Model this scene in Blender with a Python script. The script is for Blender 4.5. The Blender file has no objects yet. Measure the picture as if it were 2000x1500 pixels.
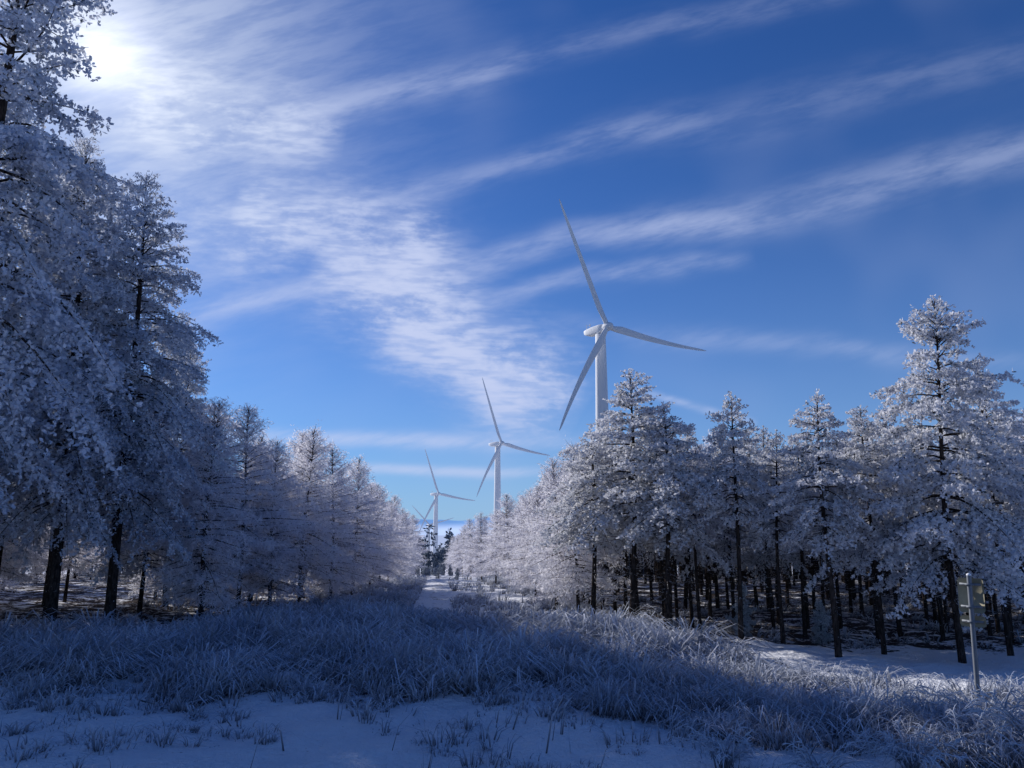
import bpy, math, numpy as np
from mathutils import Vector, Matrix
R = np.random.default_rng(7)
scene = bpy.context.scene
COL = scene.collection

# ------------------------------------------------------------ helpers
def new_mat(name):
    m = bpy.data.materials.new(name); m.use_nodes = True
    nt = m.node_tree
    for n in list(nt.nodes): nt.nodes.remove(n)
    out = nt.nodes.new('ShaderNodeOutputMaterial')
    return m, nt, out

class NB:
    def __init__(s, nt): s.nt = nt
    def n(s, t, **k):
        nd = s.nt.nodes.new(t)
        for a, b in k.items(): setattr(nd, a, b)
        return nd
    def link(s, a, b): s.nt.links.new(a, b)
    def put(s, sock, v):
        if isinstance(v, bpy.types.NodeSocket): s.link(v, sock)
        else: sock.default_value = v
    def m(s, op, a, b=0.0, c=0.0, clamp=False):
        nd = s.n('ShaderNodeMath', operation=op, use_clamp=clamp)
        s.put(nd.inputs[0], a); s.put(nd.inputs[1], b); s.put(nd.inputs[2], c)
        return nd.outputs[0]
    def noise(s, vec, scale, detail=4, rough=.55, dist=0.0, dim='3D'):
        nd = s.n('ShaderNodeTexNoise', noise_dimensions=dim)
        if vec is not None: s.link(vec, nd.inputs['Vector'])
        nd.inputs['Scale'].default_value = scale; nd.inputs['Detail'].default_value = detail
        nd.inputs['Roughness'].default_value = rough; nd.inputs['Distortion'].default_value = dist
        return nd.outputs['Fac']
    def mixc(s, f, a, b, blend='MIX'):
        nd = s.n('ShaderNodeMix', data_type='RGBA', blend_type=blend)
        s.put(nd.inputs[0], f); s.put(nd.inputs[6], a); s.put(nd.inputs[7], b)
        return nd.outputs[2]
    def ramp(s, f, lo, hi):
        nd = s.n('ShaderNodeMapRange', clamp=True, interpolation_type='SMOOTHSTEP')
        s.put(nd.inputs[0], f); nd.inputs[1].default_value = lo; nd.inputs[2].default_value = hi
        return nd.outputs[0]

def mk_mesh(name, V, faces, mat, attr=None, attrname='frost', smooth=False):
    me = bpy.data.meshes.new(name)
    V = np.asarray(V, dtype=np.float32)
    me.vertices.add(len(V)); me.vertices.foreach_set('co', V.ravel())
    loops = np.concatenate([f.ravel() for f in faces]).astype(np.int32)
    tot = np.concatenate([np.full(len(f), f.shape[1], dtype=np.int32) for f in faces])
    st = np.concatenate([[0], np.cumsum(tot)[:-1]]).astype(np.int32)
    me.loops.add(len(loops)); me.loops.foreach_set('vertex_index', loops)
    me.polygons.add(len(tot)); me.polygons.foreach_set('loop_start', st); me.polygons.foreach_set('loop_total', tot)
    if smooth: me.polygons.foreach_set('use_smooth', np.ones(len(tot), dtype=bool))
    if attr is not None:
        a = me.attributes.new(attrname, 'FLOAT', 'POINT'); a.data.foreach_set('value', np.asarray(attr, dtype=np.float32))
    me.update(calc_edges=True)
    me.materials.append(mat)
    return me

def mk_obj(name, data, loc=(0, 0, 0), rot=(0, 0, 0), scale=1.0, parent=None):
    o = bpy.data.objects.new(name, data)
    o.location = loc; o.rotation_euler = rot
    o.scale = (scale,) * 3 if not hasattr(scale, '__len__') else scale
    if parent is not None: o.parent = parent
    COL.objects.link(o)
    return o

def tag(o, label=None, cat=None, group=None, kind=None):
    if label: o['label'] = label
    if cat: o['category'] = cat
    if group: o['group'] = group
    if kind: o['kind'] = kind

def tube(pts, rad, sides):
    pts = np.asarray(pts, float); rad = np.asarray(rad, float)
    n = len(pts)
    d = np.gradient(pts, axis=0); d /= np.linalg.norm(d, axis=1)[:, None] + 1e-9
    ref = np.array([0, 0, 1.0]) if abs(d[0, 2]) < .8 else np.array([1.0, 0, 0])
    u = np.cross(d, ref); u /= np.linalg.norm(u, axis=1)[:, None] + 1e-9
    v = np.cross(d, u)
    a = np.arange(sides) * 2 * math.pi / sides
    V = pts[:, None] + rad[:, None, None] * (np.cos(a)[None, :, None] * u[:, None] + np.sin(a)[None, :, None] * v[:, None])
    V = V.reshape(-1, 3)
    i = np.arange(n - 1)[:, None] * sides; j = np.arange(sides)[None, :]
    F = np.stack([i + j, i + (j + 1) % sides, i + sides + (j + 1) % sides, i + sides + j], -1).reshape(-1, 4)
    return V, F

class Acc:
    def __init__(s): s.V = []; s.F = []; s.A = []; s.n = 0
    def add(s, V, F, A=None):
        s.V.append(V); s.F.append(F + s.n); s.n += len(V)
        s.A.append(np.zeros(len(V)) if A is None else (A if hasattr(A, '__len__') else np.full(len(V), A)))
    def get(s): return np.concatenate(s.V), np.concatenate(s.F), np.concatenate(s.A)

def nrm(a): return a / (np.linalg.norm(a, axis=-1, keepdims=True) + 1e-9)

# ------------------------------------------------------------ terrain
def zt(x, y):
    x = np.asarray(x, float); y = np.asarray(y, float)
    s = 12.0
    yy = np.minimum(y, 1500.0)
    z = -0.05 * s * np.logaddexp(0, (yy - 48) / s)
    near = np.exp(-np.hypot(x, y - 15) / 60)
    z = z + near * (0.10 * np.sin(x * .7 + 1.3) * np.sin(y * .55) + 0.05 * np.sin(x * 1.9 + y * 1.1) + .03 * np.sin(x * 3.7 - y * 2.9))
    z = z + near * 0.22 * np.exp(-((y - 17.0) / 2.6) ** 2) * (1 / (1 + np.exp((x - 5) * 1.2)))
    return z
def Z(x, y): return float(zt(x, y))

def path_x(y): return -2.2 - 0.085 * (y - 22)
def right_edge(y):
    return np.interp(y, [16, 21, 28, 36, 45, 60, 90, 200], [3.3, 2.7, 1.6, .7, -.6, -2.9, -6.2, -15])
def left_edge(y):
    return np.interp(y, [16, 25, 32, 42, 60, 90, 200], [-9.5, -8.4, -7.0, -6.6, -7.6, -10.2, -20])

# ------------------------------------------------------------ materials
gm, nt, out = new_mat('snow_ground'); b = NB(nt)
geo = b.n('ShaderNodeNewGeometry'); pos = geo.outputs['Position']
att = b.n('ShaderNodeAttribute', attribute_name='litter').outputs['Fac']
n1 = b.noise(pos, 1.7, 3, .65); n2 = b.noise(pos, 9.0, 3, .7)
nn = b.m('ADD', b.m('MULTIPLY', n1, .6), b.m('MULTIPLY', n2, .4))
f = b.m('ADD', att, b.m('MULTIPLY', b.m('SUBTRACT', nn, .5), 3.2))
f = b.ramp(f, .42, .62)
snow = b.mixc(n1, (.76, .79, .86, 1), (.91, .92, .95, 1))
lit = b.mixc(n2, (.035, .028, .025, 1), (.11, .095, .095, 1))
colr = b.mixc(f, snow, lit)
sep = b.n('ShaderNodeSeparateXYZ'); b.link(pos, sep.inputs[0])
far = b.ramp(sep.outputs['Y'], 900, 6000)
colr = b.mixc(far, colr, (.60, .70, .86, 1))  # distant ground tinted pale blue: air haze put into the colour
bs = b.n('ShaderNodeBsdfDiffuse'); b.link(colr, bs.inputs[0])
bump = b.n('ShaderNodeBump'); bump.inputs['Strength'].default_value = 1.0; bump.inputs['Distance'].default_value = .24
hh = b.noise(pos, 3.0, 5, .70)
b.link(hh, bump.inputs['Height']); b.link(bump.outputs[0], bs.inputs['Normal'])
b.link(bs.outputs[0], out.inputs[0])

def frost_mat(name, c_hi, c_lo, c_dark, transl=.25, scale=2.0):
    m, nt, out = new_mat(name); b = NB(nt)
    tc = b.n('ShaderNodeTexCoord')
    at = b.n('ShaderNodeAttribute', attribute_name='frost').outputs['Fac']
    oi = b.n('ShaderNodeObjectInfo').outputs['Random']
    nz = b.noise(tc.outputs['Object'], scale, 1)
    c = b.mixc(b.ramp(nz, .35, .65), c_lo, c_hi)
    c = b.mixc(b.m('MULTIPLY', oi, .35), c, c_lo)
    c = b.mixc(at, c_dark, c)
    d = b.n('ShaderNodeBsdfDiffuse'); b.link(c, d.inputs[0])
    if transl > 0:
        t = b.n('ShaderNodeBsdfTranslucent'); b.link(c, t.inputs[0])
        mx = b.n('ShaderNodeMixShader'); mx.inputs[0].default_value = transl
        b.link(d.outputs[0], mx.inputs[1]); b.link(t.outputs[0], mx.inputs[2]); b.link(mx.outputs[0], out.inputs[0])
    else: b.link(d.outputs[0], out.inputs[0])
    return m
M_pine = frost_mat('frosted_pine_needles', (.90, .90, .93, 1), (.72, .74, .80, 1), (.08, .10, .11, 1), .38)
M_bigpine = frost_mat('frosted_pine_needles_shaded', (.84, .87, .94, 1), (.60, .65, .76, 1), (.09, .12, .14, 1), .36, 1.2)  # darker, bluer copy of the pine frost: canopy shade put into the colour
M_larch = frost_mat('frosted_larch_twigs', (.94, .94, .98, 1), (.86, .86, .93, 1), (.30, .28, .33, 1), .5)
M_spruce = frost_mat('lightly_frosted_spruce', (.66, .69, .74, 1), (.42, .46, .51, 1), (.14, .17, .18, 1), 0)
M_grass = frost_mat('frosted_grass_blades', (.82, .86, .95, 1), (.56, .61, .71, 1), (.08, .078, .09, 1), .2, .8)

bm_, nt, out = new_mat('dark_bark'); b = NB(nt)
tc = b.n('ShaderNodeTexCoord'); mp = b.n('ShaderNodeMapping'); b.link(tc.outputs['Object'], mp.inputs[0]); mp.inputs['Scale'].default_value = (1, 1, .25)
at = b.n('ShaderNodeAttribute', attribute_name='frost').outputs['Fac']
nz = b.noise(mp.outputs[0], 22, 3, .7)
c = b.mixc(b.ramp(nz, .35, .7), (.018, .015, .014, 1), (.07, .056, .05, 1))
fz = b.m('ADD', b.noise(tc.outputs['Object'], 12, 2, .7), b.m('MULTIPLY', at, .4))
c = b.mixc(b.m('MULTIPLY', b.ramp(fz, .66, .78), .7), c, (.55, .56, .60, 1))
bs = b.n('ShaderNodeBsdfDiffuse'); b.link(c, bs.inputs[0])
b.link(bs.outputs[0], out.inputs[0]); M_bark = bm_

def plain(name, c, rough=.5, metal=0, var=.1, scale=1.0):
    m, nt, out = new_mat(name); b = NB(nt)
    tc = b.n('ShaderNodeTexCoord')
    nz = b.noise(tc.outputs['Object'], scale, 4, .6)
    lo = tuple(v * (1 - var) for v in c[:3]) + (1,); hi = tuple(min(1, v * (1 + var)) for v in c[:3]) + (1,)
    cc = b.mixc(nz, lo, hi)
    bs = b.n('ShaderNodeBsdfPrincipled'); b.link(cc, bs.inputs['Base Color'])
    bs.inputs['Roughness'].default_value = rough; bs.inputs['Metallic'].default_value = metal
    b.link(bs.outputs[0], out.inputs[0]); return m
M_white = plain('white_turbine_paint', (.66, .68, .71), .75, 0, .04, .15)
M_galv = plain('galvanised_steel', (.15, .17, .20), .6, .3, .25, 14)
M_plate = plain('weathered_sunlit_sign_back', (.36, .33, .23), .6, .1, .25, 9)  # mottled plate; yellow of the sunlight put into its base colour
M_snowcap = plain('snow_cap', (.75, .78, .82), .8, 0, .05, 9)

# ------------------------------------------------------------ ground
a = math.asinh(30000 / 7.0)
xs = np.sinh(np.linspace(-a, a, 461)) * 7.0
ys = np.sinh(np.linspace(-math.asinh(300 / 7.0), a, 401)) * 7.0 + 16
X, Y = np.meshgrid(xs, ys)
Zg = zt(X, Y)
V = np.stack([X, Y, Zg], -1).reshape(-1, 3)
nx, ny = len(xs), len(ys)
ii = (np.arange(ny - 1)[:, None] * nx + np.arange(nx - 1)[None]).ravel()
F = np.stack([ii, ii + 1, ii + nx + 1, ii + nx], -1)
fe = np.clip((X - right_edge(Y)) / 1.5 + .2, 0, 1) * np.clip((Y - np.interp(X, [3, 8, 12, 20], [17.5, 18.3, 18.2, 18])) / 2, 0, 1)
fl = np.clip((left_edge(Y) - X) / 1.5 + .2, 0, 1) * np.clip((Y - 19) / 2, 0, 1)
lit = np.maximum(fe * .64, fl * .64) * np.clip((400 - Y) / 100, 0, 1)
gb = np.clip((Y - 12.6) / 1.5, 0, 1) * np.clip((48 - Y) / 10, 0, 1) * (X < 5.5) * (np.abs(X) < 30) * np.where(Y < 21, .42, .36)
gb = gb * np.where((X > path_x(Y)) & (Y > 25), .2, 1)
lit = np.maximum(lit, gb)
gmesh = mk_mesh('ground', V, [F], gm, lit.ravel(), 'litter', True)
g = mk_obj('ground', gmesh); tag(g, kind='structure')

tys = np.arange(21, 140, .5); tw = np.linspace(-1.0, 1.0, 9)
TX = path_x(tys)[:, None] + tw[None] * (1.2 + .2 * np.sin(tys * .9) + .25 * np.sin(tys * 2.3 + 1))[:, None] + .15 * np.sin(tys * .3)[:, None]; TY = np.repeat(tys[:, None], 9, 1)
TZ = zt(TX, TY) + .035 - .025 * (np.abs(np.abs(tw) - .6) < .3)[None]
V = np.stack([TX, TY, TZ], -1).reshape(-1, 3)
ii = (np.arange(len(tys) - 1)[:, None] * 9 + np.arange(8)[None]).ravel()
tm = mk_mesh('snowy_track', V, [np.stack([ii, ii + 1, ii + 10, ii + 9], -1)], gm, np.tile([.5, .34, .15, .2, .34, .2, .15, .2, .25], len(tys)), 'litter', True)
t = mk_obj('snowy_path', tm); tag(t, kind='structure')

# ------------------------------------------------------------ tree builders
def leaves(C, D, size, K, rng, w=.7, asp=.22, frost=.85, fr=None):
    n = len(C)
    dd = nrm(D[:, None] * w + rng.normal(size=(n, K, 3)))
    ln = (size[:, None] * rng.uniform(.55, 1.25, (n, K)))[..., None]
    pp = nrm(np.cross(dd, rng.normal(size=(n, K, 3))))
    wd = ln * asp
    c = C[:, None] + rng.normal(size=(n, K, 3)) * .01
    V = np.stack([c, c + dd * ln * .6 + pp * wd, c + dd * ln, c + dd * ln * .6 - pp * wd], 2).reshape(-1, 3)
    F = np.arange(len(V)).reshape(-1, 4)
    ff = np.ones(n) * frost if fr is None else fr
    A = np.where(rng.random((n, K)) < ff[:, None], rng.uniform(.75, 1, (n, K)), rng.uniform(0, .5, (n, K)))
    return V, F, np.repeat(A.reshape(-1), 4)

def trunk_curve(H, rng, lean=.025):
    t = np.linspace(0, 1, 12)
    ph = rng.uniform(0, 6, 2)
    x = H * (.010 * np.sin(t * 5 + ph[0]) - .010 * math.sin(ph[0])) + lean * H * t * rng.uniform(-1, 1)
    y = H * (.010 * np.sin(t * 4 + ph[1]) - .010 * math.sin(ph[1])) + lean * H * t * rng.uniform(-1, 1)
    return np.stack([x, y, H * t], -1)

def make_tree(seed, kind, H, Rm, zb, r0, spacing, per, K, tsize, twsp, droop, asp=.22, dead=14, frost=.85, taper=.8, hang=.1, var=(.55, 1.15), stepm=.62, irr=.2):
    rng = np.random.default_rng(seed)
    T = Acc()
    tc = trunk_curve(H, rng)
    tr = r0 * (1 - np.linspace(0, 1, 12)) ** .8 + .008
    tr[0] *= 1.15
    tc2 = tc.copy(); tc2[0, 2] -= .15
    v, f = tube(tc2, tr, 9); T.add(v, f, 0.0)
    def tp(z): return np.array([np.interp(z, tc[:, 2], tc[:, 0]), np.interp(z, tc[:, 2], tc[:, 1]), z])
    for _ in range(dead):
        z = rng.uniform(.15 * H, max(zb * 1.1, .2 * H)); az = rng.uniform(0, 6.28); L = rng.uniform(.25, 1.0) * min(1, Rm * .6)
        s = np.linspace(0, 1, 4)
        p = tp(z) + np.stack([np.cos(az) * L * s, np.sin(az) * L * s, -.25 * L * s + rng.uniform(-.1, .3) * L * s ** 2], -1)
        v, f = tube(p, np.array([.012, .009, .006, .003]), 3); T.add(v, f, .5)
    z = zb
    Cs = []; Ds = []; Ss = []; Fr = []
    sect = rng.uniform(1 - irr, 1 + irr, 7)
    while z < H - .12:
        t = (z - zb) / (H - zb)
        prof = (1 - t) ** taper * min(1, .62 + t * 1.9)
        nb = per + rng.integers(-1, 2)
        a0 = rng.uniform(0, 6.28)
        lay = rng.uniform(.8, 1.15)
        for k in range(nb):
            az = a0 + 6.283 * k / nb + rng.uniform(-.35, .35)
            L = max(.14, Rm * prof * rng.uniform(*var) * lay * sect[int((az % 6.283) / 6.284 * 7)])
            e0 = np.interp(t, [0, .5, 1], [-.05, .22, .95]) + rng.uniform(-.18, .18)
            dr = droop * np.interp(t, [0, .6, 1], [1, .7, .15]) * rng.uniform(.5, 1.35)
            s = np.linspace(0, 1, 6)
            hd = L * s * math.cos(e0)
            zz = L * s * math.sin(e0) - dr * L * s ** 2 + .12 * L * s ** 3
            bend = rng.uniform(-.25, .25) * L * s ** 2
            P = tp(z + rng.uniform(-.12, .12) * spacing * 2) + np.stack([np.cos(az) * hd - np.sin(az) * bend, np.sin(az) * hd + np.cos(az) * bend, zz], -1)
            rb = .009 + .009 * L
            v, f = tube(P, np.linspace(rb, .004, 6), 4); T.add(v, f, np.repeat(np.linspace(.1, .6, 6), 4))
            nt_ = max(4, int(L / twsp) * 2)
            tt = np.sort(rng.uniform(.12 if kind == 'larch' else .25, 1, nt_))
            B = np.stack([np.interp(tt, s, P[:, i]) for i in range(3)], -1)
            bd = nrm(np.stack([np.interp(tt, s, np.gradient(P[:, i])) for i in range(3)], -1))
            side = nrm(np.cross(bd, np.array([0, 0, 1.0])))
            sg = np.where(np.arange(nt_) % 2 == 0, 1, -1)[:, None]
            ang = rng.uniform(.4, 1.15, (nt_, 1))
            td = bd * np.cos(ang) + side * sg * np.sin(ang)
            td[:, 2] += rng.normal(0, .2, nt_) - hang
            td = nrm(td)
            lt = np.clip(L * .42 * (1.1 - tt * .75) * rng.uniform(.5, 1.2, nt_) + .07, .08, .75 if kind == 'pine' else .6)
            step = tsize * stepm
            m = np.maximum(1, (lt / step).astype(int))
            idx = np.repeat(np.arange(nt_), m)
            kk = (np.concatenate([np.arange(q) for q in m]) + rng.uniform(.3, 1, m.sum())) / np.repeat(m, m)
            off = kk * lt[idx]
            C = B[idx] + td[idx] * off[:, None]
            C[:, 2] -= droop * .6 * off ** 2
            C += rng.normal(0, .012, C.shape)
            Cs.append(C); D = td[idx].copy(); D[:, 2] += .1 if kind == 'pine' else -.2
            Ds.append(nrm(D)); Ss.append(np.full(len(C), tsize) * (1.0 if t < .9 else .8))
            Fr.append(np.full(len(C), frost) * (.75 + .25 * np.clip(kk * .5 + tt[idx], 0, 1)))
        z += spacing * rng.uniform(.75, 1.25) * (1 - .35 * t)
    zl = np.linspace(H - .5, H + .05, 10)
    Cs.append(np.array([tp(min(q, H)) for q in zl]) + np.array([0, 0, 1]) * np.maximum(0, zl - H)[:, None]); Ds.append(np.tile([0, 0, 1.0], (10, 1))); Ss.append(np.full(10, tsize)); Fr.append(np.full(10, frost))
    C = np.concatenate(Cs); D = np.concatenate(Ds); S = np.concatenate(Ss); Fq = np.concatenate(Fr)
    V, F, A = leaves(C, D, S, K, rng, .8 if kind == 'pine' else 1.0, asp, frost, Fq)
    v, f, fa = T.get()
    trunk = mk_mesh(kind + '_trunk', v, [f], M_bark, fa, smooth=True)
    crown = mk_mesh(kind + '_crown', V, [F], M_pine if kind == 'pine' else M_larch, A)
    return trunk, crown

BIG = [make_tree(11 + i, 'pine', 13.5, 3.1, 3.4, .14, .48, 6, 5, .092, .17, .85, .28, 22, .93, .50, .32, (.7, 1.08), .9, .08) for i in range(3)]
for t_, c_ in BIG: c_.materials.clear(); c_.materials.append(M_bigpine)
PINE = [make_tree(31 + i, 'pine', h, r, zb, .066, .26, 5, 5, .078, .12, .7, .34, 36, .93, .70, .22, (.6, 1.15), .95) for i, (h, r, zb) in
        enumerate([(7.2, 1.85, 3.3), (6.6, 1.75, 3.2), (6.8, 1.6, 3.4), (7.8, 2.3, 2.2)])]
LARCH = [make_tree(51 + i, 'larch', h, r, zb, .07, .22, 6, 2, .17, .10, .35, .075, 10, .98, .58, .25, (.55, 1.2), .58) for i, (h, r, zb) in
         enumerate([(6.8, 2.2, .8), (6.4, 2.1, .9), (7.0, 2.1, 1.6), (6.8, 1.6, 3.4)])]
HH = {'pine': [7.2, 6.6, 6.8, 7.8], 'larch': [6.8, 6.4, 7.0, 6.8]}

def place(kind, pair, x, y, s, label, group, lean=(0, 0)):
    nm = 'pine_tree' if kind == 'pine' else 'larch_tree'
    e = mk_obj(nm, None, (x, y, Z(x, y)), (lean[0], lean[1], R.uniform(0, 6.28)), s)
    e.empty_display_size = .5
    mk_obj('trunk', pair[0], parent=e); mk_obj('crown', pair[1], parent=e)
    tag(e, label, kind, group)
    return e
Lb = 'tall frost-covered pine with dense drooping boughs on snowy ground'
Gb = 'tall frosted pines beside the clearing'
for x, y, s, i in [(-11.0, 15.6, 1.34, 0), (-11.9, 21.3, 1.0, 1), (-11.1, 22.8, (1.0, 1.0, .98), 2), (-14.5, 19.5, 1.2, 2), (-17, 16, 1.2, 1),
                   (-13.6, 28, (.92, .92, 1.05), 0), (-14.0, 25, 1.15, 1), (-16.5, 26, 1.2, 1), (-20, 23, 1.25, 2), (-17.5, 31, 1.1, 0), (-22, 28, 1.2, 1), (-15.5, 12.0, 1.15, 2), (-25, 20, 1.2, 0),  # hidden and off-view pines, heights raised to shade the foreground
                   (-12.6, 30.0, (.6, .6, .74), 1), (-13.9, 33.0, (.7, .7, .88), 2)]:  # two narrow pines added to block sun from the foreground grass
    place('pine', BIG[i], x, y, s, Lb, Gb)
Ll = 'feathery frost-covered larch with fine pinkish white twigs beside snowy track'
Gl = 'frosted larches beside the track'
for x, y, s, i in [(-9.4, 25.0, 1.0, 0), (-9.2, 27.6, 1.0, 2), (-8.5, 29.0, .94, 1), (-8.0, 31.0, .96, 2), (-7.3, 33, .92, 0), (-7.0, 36, .94, 1), (-6.8, 42, .76, 2), (-7.1, 49, .76, 0),
                   (-7.8, 57, .76, 1), (-8.6, 66, .76, 0), (-9.4, 76, .8, 2), (-10.8, 34, 1.04, 1), (-12.2, 27.0, 1.0, 2), (-10.4, 27.6, 1.04, 0), (-10.2, 38.5, .98, 2), (-9.4, 43, .86, 1),
                   (-8.8, 34.6, 1.0, 2), (-8.3, 39.5, .86, 0), (-9.9, 31.0, 1.02, 1), (-6.7, 38.8, .76, 0), (-6.9, 45.5, .74, 1)]:
    place('larch', LARCH[i], x, y, s, Ll, Gl)
for x, y, s, i in [(2.0, 24.6, .76, 2), (1.5, 28, .76, 0), (.9, 31.5, .66, 2), (.7, 36, .72, 1), (-.1, 40.5, .67, 2), (-.9, 45, .60, 2), (-1.9, 51, .66, 1), (-2.9, 58, .62, 0),
                   (-4.0, 66, .58, 2), (-5.0, 76, .6, 1), (-6.5, 90, .62, 0), (2.6, 30, .78, 3), (3.3, 26.5, .82, 3), (2.2, 34, .76, 2), (1.6, 39, .72, 2), (.6, 44, .72, 0)]:
    place('larch', LARCH[i], x, y, s, Ll, Gl)
Lp = 'slender frosted pine with bare dark lower trunk on snowy forest floor'
Gp = 'frosted pines of the plantation'
front = [(3.05, 21.0, (1.15, 1.15, .95), 0), (3.8, 20.3, (1.1, 1.1, .88), 1), (2.2, 22.6, (1.1, 1.1, .84), 1), (5.4, 19.6, .87, 2), (6.9, 17.6, (.95, .95, .86), 1), (9.4, 17.4, 1.0, 3), (6.4, 19.6, .74, 2),
         (8.4, 18.8, .78, 0), (9.1, 20.6, .78, 2), (10.9, 18.2, .86, 1), (12.0, 20, .95, 0), (4.3, 22.5, .80, 2), (7.6, 21.5, .78, 1), (10.3, 22, .85, 0)]
pts = [(p[0], p[1]) for p in front]
for x, y, s, i in front: place('pine', PINE[i], x, y, s, Lp, Gp)
def fill(n, y0, y1, side, kindmix, smin, smax, sp):
    c = 0; tries = 0
    while c < n and tries < 20000:
        tries += 1
        y = y0 + (y1 - y0) * R.random() ** 1.3
        if side > 0:
            x0 = float(right_edge(y)) + 1.0; x = R.uniform(x0, .72 * y + 2)
        else:
            x0 = float(left_edge(y)) - 2.5; x = R.uniform(-.78 * y - 2, x0)
            if x > -18 and y < 30: continue
        if any((x - q[0]) ** 2 + (y - q[1]) ** 2 < sp ** 2 for q in pts): continue
        pts.append((x, y)); c += 1
        s = R.uniform(smin, smax)
        kd = 'larch' if R.random() < kindmix else 'pine'; i = int(R.integers(3))
        if side > 0:
            cap = 2.6 + y * np.interp(x / y, [-.08, -.05, 0, .05, .1, .13, .5, .62], [.0, .008, .045, .08, .105, .125, .125, .16]) - Z(x, y)
            s = min(s, cap / HH[kd][i] * R.uniform(.84, 1.02))
            if kd == 'larch': i = 3
        if kd == 'larch': place('larch', LARCH[i], x, y, s, Ll.replace('beside snowy track', 'in dense plantation'), 'frosted larches in the plantation')
        else: place('pine', PINE[i], x, y, s, Lp, Gp)
fill(185, 21, 52, 1, .2, .80, 1.02, 1.0)
fill(30, 26, 60, -1, .6, .82, .96, 1.7)

def small_spruce(seed):
    tr, cr = make_tree(seed, 'pine', 1.7, .62, .12, .03, .12, 6, 6, .07, .07, .3, .2, 0, .8, .9)
    cr.materials.clear(); cr.materials.append(M_spruce); return tr, cr
SP = small_spruce(71)
sap = [(6.0, 21.4, .75), (7.6, 20.4, .6)]
for y in (58, 63, 68, 74, 80, 88, 96, 104, 112):
    for k in range(2):
        sap.append((path_x(y) + R.uniform(-2.2, 2.4), y + R.uniform(-1.5, 1.5), (2.6 - .032 * y - Z(-6, y)) / 1.7 * R.uniform(.4, .72)))
for x, y, s in sap:
    e = mk_obj('spruce_sapling', None, (x, y, Z(x, y)), (0, 0, R.uniform(0, 6)), (s * .8, s * .8, s))
    mk_obj('trunk', SP[0], parent=e); mk_obj('crown', SP[1], parent=e)
    tag(e, 'small spruce sapling dusted with grey frost', 'tree', 'spruce saplings')

def mass(name, pts_, h0, h1, nl, mat, seed, size, c0=.3):
    rng = np.random.default_rng(seed); T = Acc()
    Cs = []; Ds = []; Ss = []
    for (x, y) in pts_:
        h = rng.uniform(h0, h1); z = Z(x, y)
        v, f = tube(np.array([[x, y, z - .2], [x, y, z + h * .5], [x, y, z + h]]), np.array([.12, .09, .02]), 4); T.add(v, f, np.zeros(len(v)))
        t = rng.random(nl) ** .8; r = h * .23 * (1 - t) ** .8 * np.sqrt(rng.uniform(.15, 1, nl)); az = rng.uniform(0, 6.28, nl)
        Cs.append(np.stack([x + r * np.cos(az), y + r * np.sin(az), z + h * (c0 + (1 - c0) * t)], -1))
        Ds.append(np.stack([np.cos(az), np.sin(az), np.full(nl, -.2)], -1)); Ss.append(np.full(nl, size))
    V, F, A = leaves(np.concatenate(Cs), np.concatenate(Ds), np.concatenate(Ss), 3, rng, .8, .2, .75)
    T.add(V, F, A); V, F, A = T.get()
    o = mk_obj(name, mk_mesh(name, V, [F], mat, A)); tag(o, kind='stuff'); return o
mp_ = []
for _ in range(950):
    y = R.uniform(50, 96); mp_.append((R.uniform(float(right_edge(y)) + 5, 78), y))
for _ in range(240):
    y = R.uniform(60, 98); mp_.append((R.uniform(-86, float(left_edge(y)) - 2.5), y))
for _ in range(140):
    y = R.uniform(20, 62); mp_.append((-(.80 * y + 3) - R.uniform(0, 18), y))
M_mass = frost_mat('plantation_foliage', (.72, .71, .76, 1), (.50, .49, .54, 1), (.03, .025, .025, 1), .3)
o = mass('plantation', mp_, 5.4, 7.0, 75, M_mass, 5, .38, .46); tag(o, 'dense frosted plantation of slender conifers', 'trees')
mp2 = [(R.uniform(-110, 70), R.uniform(150, 430)) for _ in range(1300)]
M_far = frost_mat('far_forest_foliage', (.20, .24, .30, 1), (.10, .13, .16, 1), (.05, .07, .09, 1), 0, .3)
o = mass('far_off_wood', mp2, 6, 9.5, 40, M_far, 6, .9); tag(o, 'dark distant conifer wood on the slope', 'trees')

# ------------------------------------------------------------ grass
def blades(base, h, leanv, w, rng):
    n = len(base)
    d = np.stack([leanv[:, 0], leanv[:, 1], np.zeros(n)], -1)
    az = rng.uniform(0, 6.28, n); pw = np.stack([np.cos(az), np.sin(az), np.zeros(n)], -1)
    up = np.array([0, 0, 1.0]); k = np.hypot(leanv[:, 0], leanv[:, 1])
    p1 = base + up * (h * .55)[:, None] + d * (h * .25)[:, None]
    p2 = base + up * (h * (.92 - .15 * k))[:, None] + d * (h * .75)[:, None]
    p3 = base + up * (h * (.95 - .5 * k))[:, None] + d * (h * 1.3)[:, None]
    W = w[:, None] * pw
    V = np.stack([base - W, base + W, p1 - W, p1 + W, p2 - W * .8, p2 + W * .8, p3], 1).reshape(-1, 3)
    i = np.arange(n)[:, None] * 7
    q = np.concatenate([i + np.array([0, 1, 3, 2]), i + np.array([2, 3, 5, 4])]); tri = i + np.array([4, 5, 6])
    A = np.tile([0, 0, .6, .6, 1, 1, 1.0], n) * np.repeat(rng.uniform(.7, 1, n), 7)
    return V, q, tri, A
gr = np.random.default_rng(3)
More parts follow.
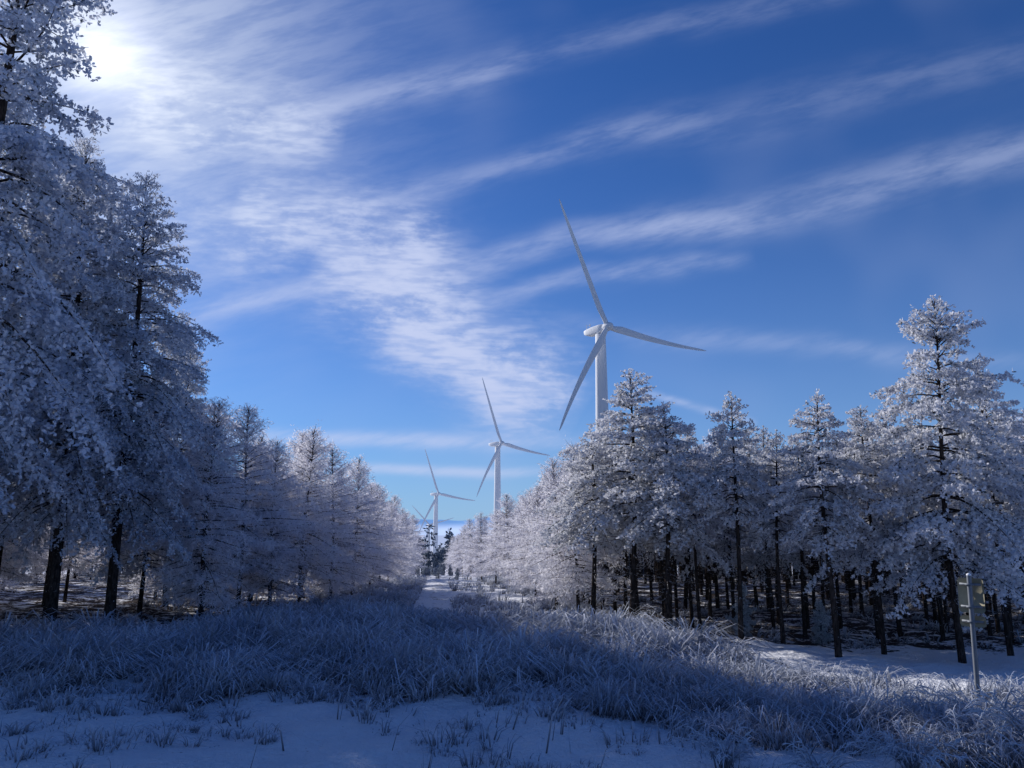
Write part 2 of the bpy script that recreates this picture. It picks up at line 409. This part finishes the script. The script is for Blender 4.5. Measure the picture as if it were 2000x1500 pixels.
def tuss(cx, cy, hh, nb, rad, lmax=.95):
    n = len(cx); idx = np.repeat(np.arange(n), nb)
    m = len(idx)
    r = rad[idx] * np.sqrt(gr.random(m)); a = gr.uniform(0, 6.28, m)
    x = cx[idx] + r * np.cos(a); y = cy[idx] + r * np.sin(a)
    h = hh[idx] * gr.uniform(.4, 1.1, m)
    k = gr.uniform(.1, lmax, m)
    wa = gr.uniform(0, 6.28, n)[idx]; wk = gr.uniform(0, .5, n)[idx]
    lean = np.stack([np.cos(a) * k + wk * np.cos(wa) + .15, np.sin(a) * k + wk * np.sin(wa)], -1)
    return np.stack([x, y, zt(x, y) - .02], -1), h, lean
def clump(x, y, s): return (np.sin(x * s + 1.7 * np.sin(y * s * .8)) * np.sin(y * s * 1.3 + 1.1 * np.sin(x * s * .7 + 2)) + .6 * np.sin(x * s * 2.3 + y * s * 1.9))
parts = []
n = 2700
cx = gr.uniform(-16, 7, n); cy = gr.uniform(11.9, 21.5, n)
cl_ = clump(cx, cy, .9)
lo = np.interp(cx, [-15, -9, -3, 2, 7], [15.3, 14.3, 13.4, 12.6, 11.6]) + gr.normal(0, .5, n) - .6 * clump(cx, cy * .3, 1.3)
hi = np.interp(cx, [-15, -3, 2, 4, 5, 7], [21.0, 21.5, 20.5, 18.0, 15.3, 13.3])
k = (cy > lo) & (cy < hi) & (cl_ > -1.05); cx = cx[k]; cy = cy[k]; cl_ = cl_[k]
big = np.where(gr.random(len(cx)) < .15, 1.35, 1.0)
hh = .92 * gr.uniform(.28, .85, len(cx)) * np.clip((cy - 11.3) / 3, .45, 1) * np.interp(cx, [-15, -9, -4, 3, 6], [.65, .72, 1.0, .88, .75]) * (1 + .45 * cl_) * big
parts.append(tuss(cx, cy, np.clip(hh, .15, .98), gr.integers(28, 70, len(cx)), gr.uniform(.1, .34, len(cx)), 1.35))
n = 850; cx = gr.uniform(.8, 10, n); cy = gr.uniform(7.6, 12.9, n); k = (cy > (12.9 - (cx - .8) * .85) + gr.normal(0, .4, n)) & (clump(cx, cy, 1.2) > -.85) & (np.hypot(cx - 6.75, cy - 12.0) > .4); cx = cx[k]; cy = cy[k]
parts.append(tuss(cx, cy, gr.uniform(.2, .62, len(cx)), gr.integers(28, 60, len(cx)), gr.uniform(.1, .25, len(cx)), 1.45))
n = 1500; cx = gr.uniform(-9, 7, n); cy = gr.uniform(7.2, 14.5, n); k = clump(cx, cy, 1.1) + gr.normal(0, .3, n) > .75 - .22 * (cy - 8.5); cx = cx[k]; cy = cy[k]; n = len(cx)
parts.append(tuss(cx, cy, .04 + .32 * gr.random(n) ** 1.8, gr.integers(3, 22, n), gr.uniform(.03, .26, n), 1.4))
n = 90; cx = gr.uniform(-8, 7, n); cy = gr.uniform(7.5, 14, n)
parts.append(tuss(cx, cy, gr.uniform(.3, .75, n), gr.integers(1, 4, n), gr.uniform(.02, .1, n), .6))
n = 2600; cy = 20.5 + 34 * gr.random(n) ** 1.5; cx = gr.uniform(-9, 3.5, n); k = (cx > left_edge(cy) - 1) & (cx < right_edge(cy) + 1) & (clump(cx, cy, .7) > -.7)
k &= ~((cx > path_x(cy) + .2) & (cx < right_edge(cy) - .2) & (cy > 24.5) & (gr.random(n) > .15)); cx = cx[k]; cy = cy[k]; n = len(cx)
parts.append(tuss(cx, cy, gr.uniform(.2, .55, n), gr.integers(14, 34, n), gr.uniform(.1, .35, n)))
n = 650; cy = gr.uniform(19.8, 34, n); cx = gr.uniform(-14, 22, n)
parts.append(tuss(cx, cy, gr.uniform(.1, .35, n), gr.integers(8, 26, n), gr.uniform(.1, .25, n)))
base = np.concatenate([p[0] for p in parts]); h = np.concatenate([p[1] for p in parts]); lean = np.concatenate([p[2] for p in parts])
px_ = path_x(base[:, 1]); k = ~((np.abs(base[:, 0] - px_) < .7) & (base[:, 1] > 26.5))
base, h, lean = base[k], h[k], lean[k]
wd = gr.uniform(.006, .015, len(base)) * np.clip(base[:, 1] / 14, .6, 1.6)
V, q, tri, A = blades(base, h, lean, wd, gr)
go = mk_obj('frosted_grass', mk_mesh('frosted_grass', V, [q, tri], M_grass, A)); tag(go, 'frosted tussock grass over snow', 'grass', kind='stuff')

def shrub_mesh(seed, nst, L0):
    rng = np.random.default_rng(seed); T = Acc()
    for _ in range(nst):
        az = rng.uniform(0, 6.28); L = L0 * rng.uniform(.5, 1.1); out_ = rng.uniform(.35, 1.1); s = np.linspace(0, 1, 7)
        p = np.stack([np.cos(az) * out_ * L * s ** 1.3, np.sin(az) * out_ * L * s ** 1.3, L * (s * 1.05 - .62 * out_ * s ** 2.4)], -1) + rng.normal(0, .012, (7, 3)) * s[:, None]
        p[:, :2] += rng.normal(0, .04, 2); p[0, 2] = -.04
        v, f = tube(p, np.linspace(.012, .005, 7), 4); T.add(v, f, np.repeat(np.linspace(.1, 1, 7), 4))
        for _k in range(int(9 * L / L0) + 5):
            q = rng.uniform(.3, 1); b0 = np.array([np.interp(q, s, p[:, i]) for i in range(3)])
            d = nrm(rng.normal(size=3) * .7 + np.array([np.cos(az), np.sin(az), .2])); l = rng.uniform(.08, .28) * L0
            tp_ = np.stack([b0, b0 + d * l * .5, b0 + d * l + np.array([0, 0, -.25 * l])])
            v, f = tube(tp_, np.array([.008, .007, .003]), 3); T.add(v, f, 1.0)
    V, F, A = T.get(); return mk_mesh('shrub_twigs', V, [F], M_grass, A)
SH = [shrub_mesh(81, 36, .95), shrub_mesh(82, 28, .7)]
for x, y, s, i in [(5.9, 10.4, 1.05, 0), (5.1, 9.4, 1.0, 1), (5.9, 9.5, 1.1, 0), (4.3, 9.2, .9, 1), (5.9, 11.4, .9, 1), (3.3, 9.1, .8, 1), (4.8, 10.8, .85, 0), (7.5, 12.9, .9, 1), (2.4, 9.6, .8, 1)]:
    e = mk_obj('frosted_shrub', SH[i], (x, y, Z(x, y)), (0, 0, R.uniform(0, 6)), s)
    tag(e, 'low bare shrub with arching frost-covered twigs in snowy grass', 'shrub', 'frosted shrubs in the grass')

# ------------------------------------------------------------ wind turbines
def lathe(prof, n=32):
    a = np.arange(n) * 2 * math.pi / n
    V = np.array([[r * math.cos(t), r * math.sin(t), z] for r, z in prof for t in a])
    m = len(prof); i = np.arange(m - 1)[:, None] * n; j = np.arange(n)[None]
    F = np.stack([i + j, i + (j + 1) % n, i + n + (j + 1) % n, i + n + j], -1).reshape(-1, 4)
    return V, F
TH = 80.0
zz = np.linspace(0, TH - 1.6, 9)
V, F = lathe([(2.95, -3)] + [(2.9 - 1.2 * (z / TH) ** 1.05, z) for z in zz] + [(0.01, TH - 1.6)])
M_tower = mk_mesh('turbine_tower', V, [F], M_white, smooth=True)
sec = []
for y, w, hh_, zc in [(-2.3, 1.1, 1.1, 0), (-1.9, 1.4, 1.4, 0), (0, 1.6, 1.5, .1), (3.0, 1.65, 1.5, .2), (5.6, 1.55, 1.25, .4), (7.2, 1.2, .8, .75), (7.5, .9, .5, .85)]:
    ring = []
    for t in np.arange(20) * 2 * math.pi / 20:
        c, s = math.cos(t), math.sin(t)
        ring.append([w * np.sign(c) * abs(c) ** .42, y, zc + hh_ * np.sign(s) * abs(s) ** .42])
    sec.append(ring)
V = np.array(sec).reshape(-1, 3); n = 20; i = np.arange(6)[:, None] * n; j = np.arange(n)[None]
F = np.stack([i + j, i + (j + 1) % n, i + n + (j + 1) % n, i + n + j], -1).reshape(-1, 4)
V = np.concatenate([V, [[0, -2.3, 0], [0, 7.5, .85]]])
e1 = np.array([[(k + 1) % n, k, len(V) - 2] for k in range(n)]); e2 = np.array([[6 * n + k, 6 * n + (k + 1) % n, len(V) - 1] for k in range(n)])
M_nac = mk_mesh('turbine_nacelle', V, [F, np.concatenate([e1, e2])], M_white, smooth=True)
ac = Acc()
for x in (-.8, .8):
    v, f = tube(np.array([[x, 6, 1.5], [x, 6, 3.4]]), np.array([.09, .07]), 6); ac.add(v, f)
v, f = tube(np.array([[-1.0, 6, 3.2], [1.0, 6, 3.2]]), np.array([.06, .06]), 6); ac.add(v, f)
v, f = tube(np.array([[.8, 6, 3.4], [.8, 6, 3.75]]), np.array([.28, .2]), 8); ac.add(v, f)
v, f, _ = ac.get(); M_mast = mk_mesh('weather_mast', v, [f], M_white)
V, F = lathe([(0.01, 2.3), (.55, 2.15), (1.0, 1.8), (1.35, 1.1), (1.45, .2), (1.4, -1.2), (1.3, -1.6), (.01, -1.6)], 28)
V = V[:, [0, 2, 1]] * np.array([1, -1, 1.0])
M_hub = mk_mesh('rotor_hub', V, [F], M_white, smooth=True)
st = np.linspace(0, 1, 40); LB = 45.0; sec = []; m = 24
for s in st:
    r = 1.0 + s * (LB - 1.0)
    root = np.clip(1 - s / .14, 0, 1); root = root * root * (3 - 2 * root)
    chord = 1.6 * root + (1 - root) * (2.3 * (1 - s) ** .8 + .6) * math.sqrt(min(1, (1.02 - s) / .08))
    th = 1.6 * root + (1 - root) * chord * (.17 - .07 * s)
    tw = math.radians(10 * (1 - s) ** 2 - 4)
    for t in np.arange(m) * 2 * math.pi / m:
        cx_ = math.cos(t) * .5; sy = math.sin(t) * .5
        ax = (cx_ - .18 * (1 - root)) * chord
        ay = sy * th
        X_ = ax * math.cos(tw) - ay * math.sin(tw); Y_ = ax * math.sin(tw) + ay * math.cos(tw)
        sec.append([X_ - 2.4 * s ** 2.2, Y_ - 2.6 * s ** 2, r])
ns = len(st)
V = np.array(sec); i = np.arange(ns - 1)[:, None] * m; j = np.arange(m)[None]
F = np.stack([i + j, i + (j + 1) % m, i + m + (j + 1) % m, i + m + j], -1).reshape(-1, 4)
V = np.concatenate([V, [V[-m:].mean(0) + [0, 0, .2]]])
cap = np.array([[(ns - 1) * m + k, (ns - 1) * m + (k + 1) % m, len(V) - 1] for k in range(m)])
M_blade = mk_mesh('rotor_blade', V, [F, cap], M_white, smooth=True)

def turbine(x, y, hubz, yaw, spin, label):
    gz = Z(x, y); s = (hubz - gz) / TH
    e = mk_obj('wind_turbine', None, (x, y, gz)); e.empty_display_size = 3
    mk_obj('tower', M_tower, scale=(1, 1, s), parent=e)
    na = mk_obj('nacelle', M_nac, (0, 0, hubz - gz), (math.radians(-4), 0, math.radians(yaw)), parent=e)
    mk_obj('weather_mast', M_mast, parent=na)
    h_ = mk_obj('rotor', M_hub, (0, 0, hubz - gz), (0, 0, 0), parent=e)
    Mx = Matrix.Rotation(math.radians(yaw), 4, 'Z') @ Matrix.Rotation(math.radians(-4), 4, 'X')
    h_.matrix_local = Matrix.Translation((0, 0, hubz - gz)) @ Mx @ Matrix.Translation((0, -3.7, 0))
    for k in range(3):
        bl = mk_obj('blade', M_blade, parent=h_)
        bl.matrix_local = Matrix.Rotation(math.radians(spin + 120 * k), 4, 'Y')
    tag(e, label, 'wind turbine', 'wind turbines along the ridge')
turbine(29.9, 262, 69.8, 35, -23, 'tall white three-bladed wind turbine rising above frosted pines')
turbine(-9.5, 525, 59.5, 46, -20, 'white three-bladed wind turbine above the snowy wood')
turbine(-72, 763, 37.6, 46, -20, 'white three-bladed wind turbine standing among distant woods')
turbine(-141, 1370, 14, 26, -42, 'small distant white wind turbine beyond the wood')

# ------------------------------------------------------------ road sign (seen from behind)
def box(c, s):
    x, y, z = c; a_, b_, d_ = s[0] / 2, s[1] / 2, s[2] / 2
    V = np.array([[x + i * a_, y + j * b_, z + k * d_] for k in (-1, 1) for j in (-1, 1) for i in (-1, 1)])
    F = np.array([[0, 2, 3, 1], [4, 5, 7, 6], [0, 1, 5, 4], [1, 3, 7, 5], [3, 2, 6, 7], [2, 0, 4, 6]])
    return V, F
sx, sy = 6.70, 12.1; sz = Z(sx, sy)
sg = mk_obj('road_sign', None, (sx, sy, sz), (0, math.radians(1.5), math.radians(0)))
tag(sg, 'grey metal post with two sign plates seen from behind, snow dusted', 'road sign')
ac = Acc(); v, f = tube(np.array([[0, 0, -.3], [0, 0, 1.0], [0, 0, 1.95]]), np.array([.034, .034, .034]), 14); ac.add(v, f)
v, f, _ = ac.get(); mk_obj('post', mk_mesh('sign_post', v, [f], M_galv, smooth=True), parent=sg)
def plate(w, h):
    r = .05; pts2 = []
    for cx_, cz_, a0 in ((w / 2 - r, h / 2 - r, 0), (-w / 2 + r, h / 2 - r, 90), (-w / 2 + r, -h / 2 + r, 180), (w / 2 - r, -h / 2 + r, 270)):
        for q in range(5):
            t = math.radians(a0 + q * 22.5); pts2.append((cx_ + r * math.cos(t), cz_ + r * math.sin(t)))
    n = len(pts2)
    V = np.array([[p[0], -.004, p[1]] for p in pts2] + [[p[0], .004, p[1]] for p in pts2])
    F4 = np.array([[k, (k + 1) % n, n + (k + 1) % n, n + k] for k in range(n)])
    return V, F4, np.array([list(range(n))]), np.array([list(range(n, 2 * n))[::-1]])
ya = math.radians(-38); rz = Matrix.Rotation(ya, 4, 'Z')
for nm, w, h, zc in (('sign_plate', .34, .50, 1.66), ('sign_plate', .34, .16, 1.29)):
    V, F4, c1, c2 = plate(w, h)
    me = mk_mesh(nm, V, [F4, c1, c2], M_plate)
    p = mk_obj(nm, me, parent=sg); p.matrix_local = rz @ Matrix.Translation((0, .065, zc))
for zc in (1.82, 1.50, 1.29):
    ac = Acc(); v, f = box((0, .045, zc), (.28, .03, .035)); ac.add(v, f); v, f = box((0, -.012, zc), (.11, .09, .03)); ac.add(v, f)
    v, f, _ = ac.get(); p = mk_obj('bracket', mk_mesh('bracket', v, [f], M_galv), parent=sg); p.matrix_local = rz
V, F = lathe([(.036, 1.95), (.036, 1.96), (.028, 1.975), (.012, 1.982), (.001, 1.984)], 14)
mk_obj('snow_cap', mk_mesh('snow_cap', V, [F], M_snowcap, smooth=True), parent=sg)

# ------------------------------------------------------------ far hills
hx = np.linspace(-22000, 22000, 400)
top = 330 + 60 * np.sin(hx / 2300 + 1) + 45 * np.sin(hx / 900) + 22 * np.sin(hx / 370 + 2) + 10 * np.sin(hx / 160)
rows = []
for q, yy in ((0, 17000), (.45, 18000), (.8, 19200), (1, 20500)):
    rows.append(np.stack([hx, np.full_like(hx, yy) + 250 * np.sin(hx / 500 + q * 5), -80 + (top + 80) * q + 25 * q * (1 - q) * np.sin(hx / 230) * 4], -1))
V = np.array(rows).reshape(-1, 3); n = 400
ii = (np.arange(3)[:, None] * n + np.arange(n - 1)[None]).ravel()
hm, nt, out = new_mat('hazy_hills'); b = NB(nt)
geo = b.n('ShaderNodeNewGeometry'); sp_ = b.n('ShaderNodeSeparateXYZ'); b.link(geo.outputs['Position'], sp_.inputs[0])
c = b.mixc(b.ramp(sp_.outputs['Z'], 20, 240), (.50, .62, .82, 1), (.15, .30, .56, 1))  # air haze put into the colour, paler towards the foot
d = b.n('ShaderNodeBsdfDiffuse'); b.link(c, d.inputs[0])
em = b.n('ShaderNodeEmission'); b.link(c, em.inputs[0]); em.inputs[1].default_value = .5  # added glow standing in for light scattered by the haze
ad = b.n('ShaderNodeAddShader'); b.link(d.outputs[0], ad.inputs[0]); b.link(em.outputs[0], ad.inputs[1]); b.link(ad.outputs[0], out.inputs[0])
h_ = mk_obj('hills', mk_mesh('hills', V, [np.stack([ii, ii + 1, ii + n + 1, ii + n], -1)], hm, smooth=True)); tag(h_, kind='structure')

# ------------------------------------------------------------ sun + sky
SAZ, SEL = -48.0, 24.0
az, el = math.radians(SAZ), math.radians(SEL)
sd = Vector((math.sin(az) * math.cos(el), math.cos(az) * math.cos(el), math.sin(el)))
L = bpy.data.lights.new('Sun', 'SUN'); L.energy = 5.0; L.angle = math.radians(.6); L.color = (1, .95, .9)
lo_ = bpy.data.objects.new('Sun', L); COL.objects.link(lo_); lo_.rotation_euler = sd.to_track_quat('Z', 'Y').to_euler(); lo_.location = (0, 0, 60)

w = bpy.data.worlds.new('World'); scene.world = w; w.use_nodes = True
nt = w.node_tree
for n_ in list(nt.nodes): nt.nodes.remove(n_)
b = NB(nt); out = b.n('ShaderNodeOutputWorld'); bg = b.n('ShaderNodeBackground')
sky = b.n('ShaderNodeTexSky'); sky.sky_type = 'NISHITA'; sky.sun_disc = False
sky.sun_elevation = el; sky.sun_rotation = az; sky.altitude = 400; sky.dust_density = .3; sky.air_density = 1.0; sky.ozone_density = 3
tc = b.n('ShaderNodeTexCoord'); D = tc.outputs['Generated']
sp_ = b.n('ShaderNodeSeparateXYZ'); b.link(D, sp_.inputs[0])
dx, dy, dz = sp_.outputs
ay = b.m('MAXIMUM', b.m('ABSOLUTE', dy), .05)
A_ = b.m('DIVIDE', dx, ay); B_ = b.m('DIVIDE', dz, ay)
cb = b.n('ShaderNodeCombineXYZ'); b.link(A_, cb.inputs[0]); b.link(B_, cb.inputs[1]); AB = cb.outputs[0]
wn = b.m('SUBTRACT', b.noise(AB, 4.0, 2, .6, dim='2D'), .5)
def mapped(rz_, sc):
    r_ = b.n('ShaderNodeMapping'); b.link(AB, r_.inputs[0]); r_.inputs['Rotation'].default_value = (0, 0, math.radians(rz_))
    s_ = b.n('ShaderNodeMapping'); b.link(r_.outputs[0], s_.inputs[0]); s_.inputs['Scale'].default_value = sc
    return s_.outputs[0]
fib = b.noise(mapped(-16, (6, 26, 1)), 1.2, 4, .64, 0, dim='2D')
puff = b.noise(mapped(4, (8, 16, 1)), 1.0, 5, .66, 0, dim='2D')
rip = b.noise(mapped(2, (18, 85, 1)), 1.1, 2, .55, 0, dim='2D')
def streak(p0, p1, w0, w1, inten, wa=.05, fade=.15):
    ux, uy = p1[0] - p0[0], p1[1] - p0[1]; Ls = math.hypot(ux, uy); ux /= Ls; uy /= Ls
    c0 = -(p0[0] * ux + p0[1] * uy) / Ls
    t_ = b.m('MULTIPLY_ADD', A_, ux / Ls, b.m('MULTIPLY_ADD', B_, uy / Ls, c0))
    iw = 1.0 / ((w0 + w1) / 2)
    d0 = -(p0[1] * ux - p0[0] * uy)
    q_ = b.m('MULTIPLY_ADD', B_, ux * iw, b.m('MULTIPLY_ADD', A_, -uy * iw, b.m('MULTIPLY_ADD', wn, wa * iw, d0 * iw)))
    g_ = b.m('EXPONENT', b.m('MULTIPLY', q_, b.m('MULTIPLY', q_, -1)))
    tt = b.m('MULTIPLY_ADD', t_, 2 / (1 + fade), -1 / (1 + fade)); t2 = b.m('MULTIPLY', tt, tt)
    e_ = b.m('MULTIPLY_ADD', t2, b.m('MULTIPLY', t2, -inten), inten)
    return b.m('MULTIPLY', g_, b.m('MAXIMUM', e_, 0.0))
def total(lst):
    s_ = lst[0]
    for q in lst[1:]: s_ = b.m('ADD', s_, q)
    return s_
streaks = total([
    streak((-.34, .53), (.0, .645), .024, .019, .30), streak((0, .640), (.45, .74), .019, .023, .13, .05, .3),
    streak((-.22, .425), (.21, .54), .017, .019, .22, .05, .3), streak((.17, .525), (.75, .65), .025, .037, .10, .05, .3),
    streak((-.12, .335), (.30, .410), .019, .014, .35, .05, .3), streak((.22, .396), (.85, .545), .019, .034, .26, .05, .3),
    streak((-.07, .292), (.27, .346), .015, .011, .30, .05, .3),
    streak((-.42, .285), (-.15, .325), .015, .016, .4), streak((.10, .256), (.62, .215), .011, .015, .16, .05, .3),
    streak((.145, .181), (.30, .138), .004, .006, .45, .008), streak((-.60, .122), (.09, .112), .010, .008, .6, .02),
    streak((-.30, .080), (.12, .074), .006, .006, .55, .02)])
band = total([
    streak((-.50, .56), (-.26, .53), .045, .035, .8, .09, .3), streak((-.34, .42), (-.12, .375), .045, .045, 1.1, .09, .3),
    streak((-.17, .39), (-.085, .27), .055, .055, 1.1, .09, .3), streak((-.24, .34), (.065, .155), .042, .048, 1.8, .07, .15),
    streak((-.55, .42), (-.3, .38), .05, .05, .4, .08, .3), streak((-.62, .70), (-.42, .52), .06, .05, .5, .1, .3)])
streaks = b.m('MULTIPLY', streaks, b.m('MULTIPLY_ADD', b.ramp(fib, .24, .76), 1.15, .28))
bt = b.m('MULTIPLY', b.ramp(puff, .30, .66), b.m('MULTIPLY_ADD', b.ramp(rip, .32, .68), .9, .4))
band = b.m('MULTIPLY', band, b.m('ADD', .16, bt))
veil = b.m('MULTIPLY', b.ramp(wn, -.05, .35), .06)
cl = b.m('ADD', b.m('ADD', streaks, band), veil)
gd = Vector((-.565, 1, .65)).normalized()
dt = b.n('ShaderNodeVectorMath', operation='DOT_PRODUCT'); b.link(D, dt.inputs[0]); dt.inputs[1].default_value = gd
om = b.m('SUBTRACT', 1.0, dt.outputs['Value'])
g1 = b.m('EXPONENT', b.m('MULTIPLY', om, -38)); g2 = b.m('EXPONENT', b.m('MULTIPLY', om, -900))
hz = b.m('MULTIPLY', g1, b.m('MULTIPLY_ADD', b.ramp(fib, .3, .7), .35, .42))
cl = b.m('ADD', cl, hz)
cl = b.m('SUBTRACT', 1.0, b.m('EXPONENT', b.m('MULTIPLY', cl, -1.15)))
skyc = b.mixc(1.0, sky.outputs[0], (.19, .47, .94, 1), 'MULTIPLY')
hzn = b.m('MULTIPLY', b.m('EXPONENT', b.m('MULTIPLY', b.m('MAXIMUM', dz, 0.0), -6.5)), .72)
skyc = b.mixc(hzn, skyc, (3.6, 5.4, 8.0, 1))
cc = b.mixc(b.ramp(g1, 0, .9), (5.4, 6.1, 8.5, 1), (7.8, 8.5, 10.0, 1))
colr = b.mixc(cl, skyc, cc)
add = b.n('ShaderNodeVectorMath', operation='SCALE'); add.inputs[0].default_value = (5, 4.8, 4.2); b.link(g2, add.inputs['Scale'])
sm = b.n('ShaderNodeVectorMath', operation='ADD'); b.link(colr, sm.inputs[0]); b.link(add.outputs[0], sm.inputs[1])
b.link(sm.outputs[0], bg.inputs[0]); bg.inputs[1].default_value = .105
b.link(bg.outputs[0], out.inputs[0])

# ------------------------------------------------------------ camera
cam = bpy.data.cameras.new('Camera'); cam.sensor_width = 36; cam.lens = 28.03; cam.clip_end = 60000; cam.clip_start = .1
co = bpy.data.objects.new('Camera', cam); COL.objects.link(co); co.location = (0, 0, 2.6)
co.rotation_euler = (math.radians(100.5), 0, 0); scene.camera = co
scene.view_settings.view_transform = 'Standard'; scene.view_settings.look = 'None'; scene.view_settings.exposure = 0
